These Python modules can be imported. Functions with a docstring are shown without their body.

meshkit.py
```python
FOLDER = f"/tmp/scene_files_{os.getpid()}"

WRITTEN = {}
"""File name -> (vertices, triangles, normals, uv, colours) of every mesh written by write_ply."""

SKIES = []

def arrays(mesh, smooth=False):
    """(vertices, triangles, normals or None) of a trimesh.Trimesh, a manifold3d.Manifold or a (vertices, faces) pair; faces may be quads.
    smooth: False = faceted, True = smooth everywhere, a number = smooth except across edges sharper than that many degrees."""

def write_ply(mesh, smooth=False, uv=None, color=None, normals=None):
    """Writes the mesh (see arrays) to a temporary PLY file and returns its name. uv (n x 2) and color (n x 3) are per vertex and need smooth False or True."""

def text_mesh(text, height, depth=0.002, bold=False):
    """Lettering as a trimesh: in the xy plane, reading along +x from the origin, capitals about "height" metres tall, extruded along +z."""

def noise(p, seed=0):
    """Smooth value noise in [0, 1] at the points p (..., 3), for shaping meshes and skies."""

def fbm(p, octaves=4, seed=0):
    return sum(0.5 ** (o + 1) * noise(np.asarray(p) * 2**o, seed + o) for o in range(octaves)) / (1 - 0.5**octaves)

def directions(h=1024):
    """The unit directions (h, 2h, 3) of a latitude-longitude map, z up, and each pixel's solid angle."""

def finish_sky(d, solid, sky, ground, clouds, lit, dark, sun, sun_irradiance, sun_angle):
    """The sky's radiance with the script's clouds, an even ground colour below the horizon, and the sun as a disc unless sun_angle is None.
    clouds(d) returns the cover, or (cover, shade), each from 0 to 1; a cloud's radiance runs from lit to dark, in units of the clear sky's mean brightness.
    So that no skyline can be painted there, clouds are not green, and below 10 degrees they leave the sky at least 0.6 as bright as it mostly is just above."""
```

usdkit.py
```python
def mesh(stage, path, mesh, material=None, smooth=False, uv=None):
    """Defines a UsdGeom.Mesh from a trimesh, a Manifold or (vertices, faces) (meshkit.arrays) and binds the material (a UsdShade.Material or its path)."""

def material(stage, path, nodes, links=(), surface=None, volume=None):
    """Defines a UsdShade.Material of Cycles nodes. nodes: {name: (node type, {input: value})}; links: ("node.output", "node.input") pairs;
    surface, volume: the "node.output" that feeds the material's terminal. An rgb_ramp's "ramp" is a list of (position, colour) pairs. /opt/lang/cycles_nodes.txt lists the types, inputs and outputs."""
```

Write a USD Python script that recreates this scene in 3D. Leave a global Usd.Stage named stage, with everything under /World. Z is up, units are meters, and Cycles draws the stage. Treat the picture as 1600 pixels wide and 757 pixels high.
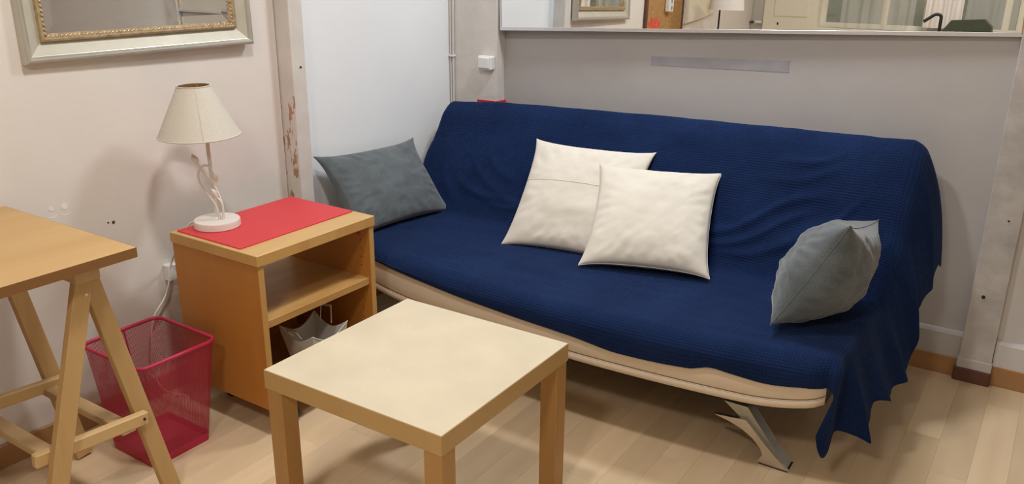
import math, random
import numpy as np, trimesh, usdkit, meshkit
from pxr import Usd, UsdGeom, UsdLux, UsdShade, Gf, Sdf, Vt
from scipy.interpolate import PchipInterpolator

random.seed(7); rng = np.random.default_rng(7)
stage = Usd.Stage.CreateInMemory()
UsdGeom.SetStageUpAxis(stage, UsdGeom.Tokens.z); UsdGeom.SetStageMetersPerUnit(stage, 1.0)
world = UsdGeom.Xform.Define(stage, '/World'); stage.SetDefaultPrim(world.GetPrim())
UsdGeom.Scope.Define(stage, '/World/Looks')

# ------------------------------------------------------------------ camera
F, YAW, PITCH, ROLL, H = 1317.757, -0.583783, 0.327835, 0.0085098, 1.41985
def cam_axes():
    cy, sy, cp, sp = math.cos(YAW), math.sin(YAW), math.cos(PITCH), math.sin(PITCH)
    fw = np.array([sy*cp, cy*cp, -sp]); rt = np.array([cy, -sy, 0.0]); up = np.cross(rt, fw)
    return (math.cos(ROLL)*rt + math.sin(ROLL)*up, -math.sin(ROLL)*rt + math.cos(ROLL)*up, fw)
RT, UP, FW = cam_axes()
cam = UsdGeom.Camera.Define(stage, '/World/camera')
M4 = Gf.Matrix4d(*RT, 0, *UP, 0, *(-FW), 0, 0, 0, H, 1)
cam.AddTransformOp().Set(M4)
cam.CreateHorizontalApertureAttr(36.0); cam.CreateVerticalApertureAttr(36.0*757/1600)
cam.CreateFocalLengthAttr(F/1600*36.0); cam.CreateClippingRangeAttr(Gf.Vec2f(0.01, 100))
EXPOSURE = 2.2
cam.CreateExposureAttr(EXPOSURE)

# ------------------------------------------------------------------ light: two ceiling lamps of the room, a dim night outside
def disk(name, pos, radius, power, color):
    l = UsdLux.DiskLight.Define(stage, '/World/' + name)
    l.AddTranslateOp().Set(Gf.Vec3d(*pos)); l.CreateRadiusAttr(radius)
    l.CreateIntensityAttr(power/(math.pi*radius*radius)); l.CreateColorAttr(Gf.Vec3f(*color))
    return l
disk('ceiling_lamp_light', (-1.22, 1.22, 2.46), 0.10, 1.35, (1.0, 0.97, 0.935))
disk('ceiling_lamp_light_001', (-1.10, 2.74, 2.46), 0.17, 1.55, (0.94, 0.98, 1.02))
disk('kitchen_lamp_light', (-0.55, -0.45, 2.46), 0.16, 1.7, (1.0, 0.93, 0.86))
dome = UsdLux.DomeLight.Define(stage, '/World/night_sky'); dome.CreateIntensityAttr(0.12); dome.CreateColorAttr(Gf.Vec3f(.85, .82, .70))

# ------------------------------------------------------------------ materials
def mat(name, nodes, links, surface='p.BSDF'):
    return usdkit.material(stage, '/World/Looks/' + name, nodes, links, surface=surface)
def plain(name, col, rough=.5, var=.06, vs=6, bump=0, bs=120, metallic=0, sheen=0, spec=.5, bd=.002):
    c = np.array(col)
    nodes = {'tc': ('texture_coordinate', {}), 'n': ('noise_texture', {'scale': vs, 'detail': 4}),
             'r': ('rgb_ramp', {'ramp': [(.3, tuple(c*(1-var))), (.7, tuple(np.minimum(c*(1+var), .95)))]}),
             'p': ('principled_bsdf', {'roughness': rough, 'metallic': metallic, 'sheen_weight': sheen, 'specular_ior_level': spec})}
    links = [('tc.object', 'n.vector'), ('n.fac', 'r.fac'), ('r.color', 'p.base_color')]
    if bump:
        nodes['bn'] = ('noise_texture', {'scale': bs, 'detail': 3}); nodes['b'] = ('bump', {'strength': bump, 'distance': bd})
        links += [('tc.object', 'bn.vector'), ('bn.fac', 'b.height'), ('b.normal', 'p.normal')]
    return mat(name, nodes, links)
def wood(name, light, dark, axis='y', rough=.45, scale=14, stretch=.09, var=.12, spots=0):
    sc = {'x': (stretch, 1, 1), 'y': (1, stretch, 1), 'z': (1, 1, stretch)}[axis]
    l, d = np.array(light), np.array(dark)
    nodes = {'tc': ('texture_coordinate', {}), 'oi': ('object_info', {}),
             'k': ('math', {'math_type': 'multiply', 'value2': 13.0}), 'cx': ('combine_xyz', {}),
             'm': ('mapping', {'scale': sc}),
             'n': ('noise_texture', {'scale': scale, 'detail': 5, 'roughness': .6, 'distortion': .6}),
             'n2': ('noise_texture', {'scale': scale*7, 'detail': 2}),
             'mx': ('mix', {'mix_type': 'mix', 'fac': .3}),
             'r': ('rgb_ramp', {'ramp': [(.25, tuple(d)), (.5, tuple((l+d)/2)), (.75, tuple(l))]}),
             'mr': ('map_range', {'from_min': 0, 'from_max': 1, 'to_min': 1-var, 'to_max': 1+var}),
             'h': ('hsv', {}), 'b': ('bump', {'strength': .08, 'distance': .002}),
             'p': ('principled_bsdf', {'roughness': rough, 'specular_ior_level': .4})}
    links = [('oi.random', 'k.value1'), ('k.value', 'cx.x'), ('k.value', 'cx.y'), ('k.value', 'cx.z'), ('cx.vector', 'm.location'),
             ('tc.object', 'm.vector'), ('m.vector', 'n.vector'), ('m.vector', 'n2.vector'), ('n.color', 'mx.color1'), ('n2.color', 'mx.color2'),
             ('n.fac', 'r.fac'), ('oi.random', 'mr.value'), ('mr.result', 'h.value'), ('r.color', 'h.color'), ('h.color', 'p.base_color'),
             ('mx.color', 'b.height'), ('b.normal', 'p.normal')]
    return mat(name, nodes, links)

M = {}
M['wall_cream'] = plain('wall_cream', (.76, .715, .665), .7, .03, 2.5, .35, 9, bd=.006)
M['wall_white'] = plain('wall_white', (.85, .87, .89), .65, .03, 2, .35, 8, bd=.006)
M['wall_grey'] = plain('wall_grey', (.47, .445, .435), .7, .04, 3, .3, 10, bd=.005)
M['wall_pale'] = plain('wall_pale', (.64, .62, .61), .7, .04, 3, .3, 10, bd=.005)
M['post_white'] = plain('post_white', (.66, .62, .58), .6, .08, 9, .5, 22, bd=.004)
M['post_grimy'] = plain('post_grimy', (.50, .47, .445), .65, .16, 11, .5, 22, bd=.004)
M['ceiling'] = plain('ceiling_white', (.8, .79, .76), .8, .02, 2)
M['floor_wood'] = wood('floor_maple', (.75, .585, .39), (.63, .465, .285), 'y', .27, 9, .12, .10)
M['subfloor'] = plain('subfloor_dark', (.25, .17, .09), .8)
M['skirting'] = wood('skirting_wood', (.47, .26, .11), (.36, .18, .07), 'x', .45, 10, .1, .04)
M['skirting_y'] = wood('skirting_wood_side', (.47, .26, .11), (.36, .18, .07), 'y', .45, 10, .1, .04)
M['table_top'] = plain('table_top_birch', (.66, .575, .415), .42, .06, 7, .05, 60)
M['table_edge'] = wood('table_edge_birch', (.56, .37, .155), (.50, .325, .13), 'z', .4, 8, .15, .03)
M['table_leg'] = wood('table_leg_birch', (.50, .29, .10), (.40, .21, .065), 'z', .4, 8, .12, .05)
M['cab_side'] = wood('cabinet_side_veneer', (.48, .205, .040), (.42, .165, .028), 'z', .4, 7, .2, .03)
M['cab_top'] = wood('cabinet_top_birch', (.66, .44, .19), (.55, .33, .12), 'y', .4, 9, .2, .03)
M['cab_edge'] = wood('cabinet_edge_birch', (.60, .36, .12), (.50, .27, .08), 'z', .4, 9, .2, .03)
M['cab_shelf'] = wood('cabinet_shelf_birch', (.60, .36, .13), (.46, .24, .07), 'y', .4, 11, .25, .03)
M['desk_top'] = wood('desk_top_veneer', (.60, .385, .16), (.52, .31, .115), 'y', .4, 8, .12, .03)
M['desk_edge'] = wood('desk_edge_veneer', (.24, .115, .035), (.20, .09, .028), 'y', .45, 8, .1, .03)
M['pine'] = wood('trestle_pine', (.58, .39, .18), (.46, .28, .11), 'z', .5, 9, .1, .06)
M['pine_x'] = wood('trestle_rail_pine', (.58, .41, .22), (.46, .30, .14), 'x', .5, 9, .1, .06)
M['pine_y'] = wood('trestle_bar_pine', (.62, .43, .20), (.50, .32, .13), 'y', .5, 9, .1, .06)
M['white_metal'] = plain('white_enamel', (.76, .71, .65), .4, .04, 40)
M['steel'] = plain('brushed_steel', (.62, .58, .52), .3, .05, 20, metallic=1)
M['steel_dark'] = plain('steel_side', (.40, .40, .37), .35, .08, 20, metallic=1)
M['black'] = plain('black_plastic', (.015, .014, .013), .45)
M['black_frame'] = plain('black_underframe', (.02, .018, .016), .6)
M['cream_leather'] = plain('cream_leather', (.66, .545, .41), .5, .03, 5, .25, 260, bd=.001)
M['white_plastic'] = plain('white_plastic', (.80, .79, .77), .35, .02)
M['red_mat'] = plain('red_mat', (.66, .045, .055), .55, .03, 8, .1, 300, bd=.001)
M['red_plastic'] = plain('red_plastic', (.60, .03, .03), .4, .03)
M['petal_red'] = plain('petal_red', (.70, .10, .05), .6, .25, 30)
M['bin_red'] = plain('bin_red', (.50, .02, .07), .4, .05)
M['grey_tape'] = plain('grey_tape', (.35, .34, .37), .6, .10, 14)
M['silver'] = plain('silver_frame', (.56, .54, .48), .34, .05, 8, metallic=.6)
M['alu'] = plain('thin_aluminium', (.70, .70, .71), .3, .03, 8, metallic=.8)
M['dark_gap'] = plain('dark_hole', (.03, .022, .018), .9)
M['hole_brown'] = plain('hole_brown', (.12, .05, .03), .8)
M['olive'] = plain('olive_enamel', (.045, .055, .03), .4, .1)
M['cream_paint'] = plain('cream_paint', (.80, .755, .62), .5, .03)
M['cork'] = plain('cork', (.42, .235, .085), .8, .25, 60)
M['canvas'] = mat('abstract_canvas', {'tc': ('texture_coordinate', {}), 'n': ('noise_texture', {'scale': 3.5, 'detail': 4, 'distortion': 1.5}),
    'r': ('rgb_ramp', {'ramp': [(.3, (.62, .55, .30)), (.45, (.70, .66, .52)), (.6, (.72, .62, .58)), (.75, (.60, .50, .42))]}), 'p': ('principled_bsdf', {'roughness': .8})},
    [('tc.object', 'n.vector'), ('n.fac', 'r.fac'), ('r.color', 'p.base_color')])
M['shade'] = mat('lamp_shade_linen', {'tc': ('texture_coordinate', {}), 'n': ('noise_texture', {'scale': 220}), 'r': ('rgb_ramp', {'ramp': [(.3, (.74, .69, .60)), (.7, (.80, .755, .67))]}),
    'b': ('bump', {'strength': .15, 'distance': .0006}), 'd': ('diffuse_bsdf', {}), 't': ('translucent_bsdf', {}), 'mx': ('mix_closure', {'fac': .22})},
    [('tc.object', 'n.vector'), ('n.fac', 'r.fac'), ('n.fac', 'b.height'), ('b.normal', 'd.normal'), ('r.color', 'd.color'), ('r.color', 't.color'), ('d.BSDF', 'mx.closure1'), ('t.BSDF', 'mx.closure2')], 'mx.closure')
M['shade_inside'] = plain('shade_lining', (.42, .27, .12), .8)
M['mirror'] = mat('mirror_glass', {'p': ('principled_bsdf', {'base_color': (.93, .945, .94), 'metallic': 1, 'roughness': 0.0})}, [])
M['gold'] = plain('gilt_moulding', (.52, .40, .25), .32, .25, 60, .3, 80, metallic=.55)
M['frame_panel'] = plain('frame_champagne', (.52, .495, .40), .42, .06, 18, .15, 160, metallic=.12, bd=.001)
def fabric(name, col, var=.1, scale=380, strength=.35, sheen=.2, big=7):
    c = np.array(col)
    return mat(name, {'tc': ('texture_coordinate', {}), 'n': ('noise_texture', {'scale': scale, 'detail': 2}), 'n2': ('noise_texture', {'scale': big, 'detail': 4}),
        'mx': ('mix_float', {'fac': .5}), 'r': ('rgb_ramp', {'ramp': [(.3, tuple(c*(1-var))), (.7, tuple(np.minimum(c*(1+var), .95)))]}),
        'b': ('bump', {'strength': strength, 'distance': .0012}), 'p': ('principled_bsdf', {'roughness': .9, 'specular_ior_level': .15, 'sheen_weight': sheen, 'sheen_roughness': .5})},
        [('tc.object', 'n.vector'), ('tc.object', 'n2.vector'), ('n.fac', 'mx.a'), ('n2.fac', 'mx.b'), ('mx.result', 'r.fac'), ('r.color', 'p.base_color'), ('n.fac', 'b.height'), ('b.normal', 'p.normal')])
M['white_fabric'] = fabric('off_white_cotton', (.68, .635, .555), .03, 500, .15, .1)
M['grey_fabric'] = fabric('grey_chenille', (.108, .126, .136), .35, 260, .5, .35, 14)
M['throw'] = mat('blue_waffle_cotton', {'tc': ('texture_coordinate', {}),
    'wx': ('wave_texture', {'bands_direction': 'x', 'scale': 36.0}), 'wy': ('wave_texture', {'bands_direction': 'y', 'scale': 36.0}),
    'mu': ('math', {'math_type': 'maximum'}), 'n2': ('noise_texture', {'scale': 5, 'detail': 4}),
    'r': ('rgb_ramp', {'ramp': [(.3, (.0066, .0162, .058)), (.7, (.0092, .0225, .078))]}),
    'b': ('bump', {'strength': .6, 'distance': .0028}), 'p': ('principled_bsdf', {'roughness': .9, 'specular_ior_level': .07, 'sheen_weight': .10, 'sheen_roughness': .4, 'sheen_tint': (.3, .5, 1.0)})},
    [('tc.UV', 'wx.vector'), ('tc.UV', 'wy.vector'), ('wx.fac', 'mu.value1'), ('wy.fac', 'mu.value2'), ('tc.object', 'n2.vector'), ('n2.fac', 'r.fac'), ('r.color', 'p.base_color'), ('mu.value', 'b.height'), ('b.normal', 'p.normal')])
M['bin_mesh'] = mat('red_wire_mesh', {'tc': ('texture_coordinate', {}),
    'wx': ('wave_texture', {'bands_direction': 'x', 'scale': 90.0}), 'wy': ('wave_texture', {'bands_direction': 'y', 'scale': 90.0}),
    'mu': ('math', {'math_type': 'maximum'}), 'gt': ('math', {'math_type': 'greater_than', 'value2': .76}),
    't': ('transparent_bsdf', {'color': (1, 1, 1)}), 'p': ('principled_bsdf', {'base_color': (.42, .018, .06), 'roughness': .4}), 'mx': ('mix_closure', {})},
    [('tc.UV', 'wx.vector'), ('tc.UV', 'wy.vector'), ('wx.fac', 'mu.value1'), ('wy.fac', 'mu.value2'), ('mu.value', 'gt.value1'), ('gt.value', 'mx.fac'), ('t.BSDF', 'mx.closure1'), ('p.BSDF', 'mx.closure2')], 'mx.closure')
M['pane'] = mat('window_glass', {'f': ('fresnel', {'IOR': 1.5}), 't': ('transparent_bsdf', {'color': (.93, .93, .91)}), 'g': ('glossy_bsdf', {'roughness': .01, 'color': (.9, .9, .9)}), 'mx': ('mix_closure', {})},
    [('f.fac', 'mx.fac'), ('t.BSDF', 'mx.closure1'), ('g.BSDF', 'mx.closure2')], 'mx.closure')
M['sheer'] = mat('sheer_voile', {'t': ('transparent_bsdf', {'color': (1, 1, 1)}), 'd': ('diffuse_bsdf', {'color': (.75, .74, .72)}), 'tl': ('translucent_bsdf', {'color': (.7, .7, .7)}), 'a': ('add_closure', {}), 'mx': ('mix_closure', {'fac': .30})},
    [('t.BSDF', 'mx.closure1'), ('d.BSDF', 'mx.closure2')], 'mx.closure')
M['curtain'] = fabric('white_curtain', (.74, .70, .66), .04, 300, .2, .1)
M['facade'] = plain('dark_facade', (.15, .15, .125), .8, .3, 2)
M['acrylic'] = mat('clear_acrylic', {'p': ('principled_bsdf', {'base_color': (.9, .85, .8), 'roughness': .1, 'transmission_weight': .8})}, [])
M['basket_cloth'] = fabric('basket_grey_linen', (.58, .55, .50), .06, 300, .3, .1)
# post with flaking paint: bare wood shows in ragged patches of the narrow face, low down
M['post_peel'] = mat('post_flaking', {'g': ('geometry', {}), 's': ('separate_xyz', {}), 'sn': ('separate_xyz', {}), 'mp': ('mapping', {'scale': (1, 1, .32)}),
    'n': ('noise_texture', {'scale': 38, 'detail': 5, 'roughness': .62}), 'n2': ('noise_texture', {'scale': 10, 'detail': 3}),
    'zr': ('map_range', {'from_min': 1.12, 'from_max': .80, 'to_min': -.16, 'to_max': .05, 'clamp': True}),
    'ny': ('math', {'math_type': 'less_than', 'value2': -.5}), 'ad': ('math', {'math_type': 'add'}), 'gt': ('math', {'math_type': 'greater_than', 'value2': .59}), 'mu': ('math', {'math_type': 'multiply'}),
    'r': ('rgb_ramp', {'ramp': [(.3, (.62, .57, .525)), (.7, (.70, .655, .61))]}), 'mx': ('mix', {'color2': (.40, .235, .14)}),
    'iv': ('math', {'math_type': 'subtract', 'value1': 1.0}), 'b': ('bump', {'strength': .6, 'distance': .002}), 'p': ('principled_bsdf', {'roughness': .65})},
    [('g.position', 'mp.vector'), ('mp.vector', 'n.vector'), ('g.position', 'n2.vector'), ('g.position', 's.vector'), ('s.z', 'zr.value'), ('g.true_normal', 'sn.vector'), ('sn.y', 'ny.value1'),
     ('n.fac', 'ad.value1'), ('zr.result', 'ad.value2'), ('ad.value', 'gt.value1'), ('gt.value', 'mu.value1'), ('ny.value', 'mu.value2'), ('n2.fac', 'r.fac'), ('r.color', 'mx.color1'), ('mu.value', 'mx.fac'),
     ('mx.color', 'p.base_color'), ('mu.value', 'iv.value2'), ('iv.value', 'b.height'), ('b.normal', 'p.normal')])

# ------------------------------------------------------------------ helpers
used = {}
def numbered(parent, name):
    k = (parent, name); n = used.get(k, 0); used[k] = n + 1
    return f'{parent}/{name}' + (f'_{n:03d}' if n else '')
class Thing:
    def __init__(s, path, loc): s.path, s.loc = path, np.array(loc, float)
def keys(prim, **kw):
    for k, v in kw.items():
        if v: prim.SetCustomDataByKey(k, v)
def thing(name, label, cat, loc=(0, 0, 0), group=None):
    p = numbered('/World', name); x = UsdGeom.Xform.Define(stage, p); x.AddTranslateOp().Set(Gf.Vec3d(*map(float, loc)))
    keys(x.GetPrim(), label=label, category=cat, group=group)
    return Thing(p, loc)
def struct(name, label=None, loc=(0, 0, 0)):
    p = numbered('/World', name); x = UsdGeom.Xform.Define(stage, p); x.AddTranslateOp().Set(Gf.Vec3d(*map(float, loc)))
    keys(x.GetPrim(), kind='structure', label=label)
    return Thing(p, loc)
def part(name, mesh, m, parent, smooth=False, uv=None, label=None, kind=None):
    """mesh in world coordinates, a child of parent (a Thing or another part)"""
    v, f = (mesh.vertices, mesh.faces) if hasattr(mesh, 'vertices') else mesh
    p = numbered(parent.path, name)
    g = usdkit.mesh(stage, p, (np.asarray(v) - parent.loc, np.asarray(f)), M[m], smooth=smooth, uv=uv)
    keys(g.GetPrim(), label=label, kind=kind)
    return Thing(p, parent.loc)
def single(name, mesh, m, label, cat=None, group=None, smooth=False, uv=None, kind=None):
    v, f = (mesh.vertices, mesh.faces) if hasattr(mesh, 'vertices') else mesh
    v = np.asarray(v, float); loc = np.array([(v[:, 0].min()+v[:, 0].max())/2, (v[:, 1].min()+v[:, 1].max())/2, v[:, 2].min()])
    p = numbered('/World', name)
    g = usdkit.mesh(stage, p, (v - loc, np.asarray(f)), M[m], smooth=smooth, uv=uv)
    g.AddTranslateOp().Set(Gf.Vec3d(*loc))
    keys(g.GetPrim(), label=label, category=cat, group=group, kind=kind)
    return Thing(p, loc)
def cat(*ms):
    return trimesh.util.concatenate([trimesh.Trimesh(np.asarray(m.vertices), np.asarray(m.faces), process=False) for m in ms])
def hull(pts):
    return trimesh.convex.convex_hull(np.asarray(pts, float))
def box(x0, x1, y0, y1, z0, z1, c=.0015):
    """box with chamfered edges"""
    lo, hi = np.array([x0, y0, z0], float), np.array([x1, y1, z1], float)
    c = min(c, (hi-lo).min()*.45)
    if c <= 0: return trimesh.creation.box(bounds=[lo, hi])
    pts = []
    for i in range(8):
        s = np.array([i & 1, i >> 1 & 1, i >> 2 & 1]); p = np.where(s, hi, lo); d = np.where(s, -c, c)
        for k in range(3):
            e = np.array(d); e[k] = 0; pts.append(p + e)
    return hull(pts)
def bar(p0, p1, w, t, up, c=.002, ext=0):
    """chamfered bar from p0 to p1; w across, t along "up" """
    p0, p1 = np.array(p0, float), np.array(p1, float); d = p1-p0; L = np.linalg.norm(d); d /= L
    p0 = p0-d*ext; p1 = p1+d*ext; L += 2*ext
    a = np.cross(np.array(up, float), d); a /= np.linalg.norm(a); u = np.cross(d, a)
    b = box(0, L, -w/2, w/2, -t/2, t/2, c); R = np.stack([d, a, u], 1)
    return trimesh.Trimesh(b.vertices @ R.T + p0, b.faces)
def tube(pts, r, n=8, closed=False, caps=True):
    pts = np.asarray(pts, float); N = len(pts); rr = np.full(N, r) if np.ndim(r) == 0 else np.asarray(r)
    t = np.gradient(pts, axis=0) if not closed else np.roll(pts, -1, 0)-np.roll(pts, 1, 0)
    t /= np.linalg.norm(t, axis=1, keepdims=True)
    a = np.cross(t[0], [0, 0, 1.]);  a = np.cross(t[0], [1., 0, 0]) if np.linalg.norm(a) < .1 else a
    a /= np.linalg.norm(a); V = []; ang = np.arange(n)*2*math.pi/n
    for i in range(N):
        a = a - t[i]*np.dot(a, t[i]); a /= np.linalg.norm(a); b = np.cross(t[i], a)
        V.append(pts[i] + rr[i]*(np.cos(ang)[:, None]*a + np.sin(ang)[:, None]*b))
    V = np.concatenate(V); Fc = []
    for i in range(N if closed else N-1):
        j = (i+1) % N
        for k in range(n):
            l = (k+1) % n; Fc += [[i*n+k, i*n+l, j*n+l], [i*n+k, j*n+l, j*n+k]]
    if caps and not closed:
        V = np.vstack([V, pts[:1], pts[-1:]]); q = len(V)
        for k in range(n):
            l = (k+1) % n; Fc += [[q-2, l, k], [q-1, (N-1)*n+k, (N-1)*n+l]]
    return trimesh.Trimesh(V, Fc, process=False)
def spline(P, n):
    P = np.asarray(P, float); s = np.r_[0, np.cumsum(np.linalg.norm(np.diff(P, axis=0), axis=1))]
    from scipy.interpolate import CubicSpline
    return CubicSpline(s, P)(np.linspace(0, s[-1], n))
def lathe(prof, n=48, center=(0, 0, 0)):
    prof = np.asarray(prof, float); a = np.arange(n)*2*math.pi/n; V, Fc = [], []
    for r, z in prof: V.append(np.c_[r*np.cos(a), r*np.sin(a), np.full(n, z)])
    V = np.concatenate(V) + np.array(center)
    for i in range(len(prof)-1):
        for k in range(n):
            l = (k+1) % n; Fc += [[i*n+k, i*n+l, (i+1)*n+l], [i*n+k, (i+1)*n+l, (i+1)*n+k]]
    m = trimesh.Trimesh(V, Fc, process=False); m.merge_vertices(); m.update_faces(m.nondegenerate_faces()); return m
def grid(P, uvs=None):
    """P (nu, nv, 3) -> vertices, faces"""
    nu, nv = P.shape[:2]; i, j = np.meshgrid(np.arange(nu-1), np.arange(nv-1), indexing='ij')
    a = i*nv+j; b = a+nv
    Fc = np.concatenate([np.stack([a, b, b+1], -1).reshape(-1, 3), np.stack([a, b+1, a+1], -1).reshape(-1, 3)])
    return trimesh.Trimesh(P.reshape(-1, 3), Fc, process=False)
def prism(poly, axis, a0, a1):
    """extrude a 2-D polygon along an axis: axis y -> poly is (x, z); axis x -> (y, z); axis z -> (x, y)"""
    from shapely.geometry import Polygon
    m = trimesh.creation.extrude_polygon(Polygon(poly), a1-a0, engine='earcut'); v = m.vertices.copy(); o = np.empty_like(v)
    if axis == 'y': o[:, 0], o[:, 2], o[:, 1] = v[:, 0], v[:, 1], v[:, 2]+a0
    elif axis == 'x': o[:, 1], o[:, 2], o[:, 0] = v[:, 0], v[:, 1], v[:, 2]+a0
    else: o = v + [0, 0, a0]
    m = trimesh.Trimesh(o, m.faces); trimesh.repair.fix_normals(m); return m

# ------------------------------------------------------------------ the room
WL, WB, WF, WR, CH = -2.39, 3.165, -1.6, 1.75, 2.5
fl = struct('floor', 'light maple laminate floor of narrow staggered strips')
part('underlay', box(WL, WR, WF, WB, -.06, -.0095, 0), 'subfloor', fl)
pw = .0975; nrow = int(math.ceil((WR-WL)/pw))
for i in range(nrow):
    x0 = WL + i*pw; x1 = min(x0+pw, WR); y = WF - random.uniform(0, .6)
    while y < WB:
        L = random.uniform(.55, .85); a, b = max(y, WF), min(y+L, WB)
        if WB-b < .12: b = WB; L = 9
        if b-a > .02:
            g = .00012; t = random.uniform(0, .0001)
            part('plank', box(x0+g, x1-g, a+g, b-g, -.0095, -t, .00025), 'floor_wood', fl)
        y += L
wl = struct('wall_left', 'white plastered wall behind the desk and the small cabinet')
part('plaster_panel', box(WL-.03, WL, WF, 2.0865, 0, CH, 0), 'wall_cream', wl)
part('plaster_panel', box(WL-.03, WL, 2.155, WB, 0, CH, 0), 'wall_white', wl)
part('backing', box(WL-.1, WL-.03, WF-.1, WB+.1, 0, CH, 0), 'dark_gap', wl)
for (y, z, r) in [(1.209, .717, .006), (1.248, .715, .009), (1.372, .634, .003), (1.389, .631, .005)]:
    d = trimesh.creation.cylinder(r, .0012, sections=14); d.apply_transform(trimesh.transformations.rotation_matrix(math.pi/2, [0, 1, 0])); d.apply_translation([WL+.0006, y, z])
    part('filler_spot' if r > .0055 else 'screw_hole', d, 'wall_white' if r > .0055 else 'hole_brown', wl)
# plaster rim of the two filled holes
for (y, z, r) in [(1.209, .7, .014), (1.25, .70, .016)]:
    a = np.linspace(3.5, 6.0, 14); part('filler_spot', tube(np.c_[np.full(14, WL), y+r*np.cos(a), z+r*np.sin(a)*.7], .0008, 6), 'wall_white', wl, smooth=True)
wb = struct('wall_back', 'grey-white wall behind the sofa under the long mirror')
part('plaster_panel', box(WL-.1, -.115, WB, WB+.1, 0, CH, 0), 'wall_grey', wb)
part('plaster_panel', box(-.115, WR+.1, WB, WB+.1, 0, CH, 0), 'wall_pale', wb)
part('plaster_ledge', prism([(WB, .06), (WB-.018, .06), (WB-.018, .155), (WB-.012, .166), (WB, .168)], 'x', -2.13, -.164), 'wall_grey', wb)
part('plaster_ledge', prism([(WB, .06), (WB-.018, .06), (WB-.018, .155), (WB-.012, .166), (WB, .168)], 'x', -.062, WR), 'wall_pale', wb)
wr = struct('wall_right', 'plain wall on the right of the room'); part('plaster_panel', box(WR, WR+.1, WF-.1, WB, 0, CH, 0), 'wall_cream', wr)
ce = struct('ceiling', 'plain white ceiling'); part('plaster_panel', box(WL-.1, WR+.1, WF-.1, WB+.1, CH, CH+.1, 0), 'ceiling', ce)
# opposite wall with the window opening
wx0, wx1, wz0, wz1 = -1.80, -.26, 1.06, 2.1
wf = struct('wall_front', 'wall with the curtained kitchen window, seen in the long mirror')
for b in [(WL-.1, wx0, 0, CH), (wx1, WR+.1, 0, CH), (wx0, wx1, 0, wz0), (wx0, wx1, wz1, CH)]:
    part('plaster_panel', box(b[0], b[1], WF-.12, WF, b[2], b[3], 0), 'wall_cream', wf)
# skirting boards
for nm, b, m in [('baseboard_back', (-2.13, -.168, WB-.022, WB, 0, .072), 'skirting'), ('baseboard_back', (-.06, WR, WB-.022, WB, 0, .072), 'skirting'),
              ('baseboard_left', (WL, WL+.012, WF, 2.086, 0, .07), 'skirting_y'), ('baseboard_left', (WL, WL+.012, 2.158, WB-.07, 0, .07), 'skirting_y')]:
    part('board', box(*b, .002), m, struct(nm, 'orange-brown wooden skirting board'))
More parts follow.
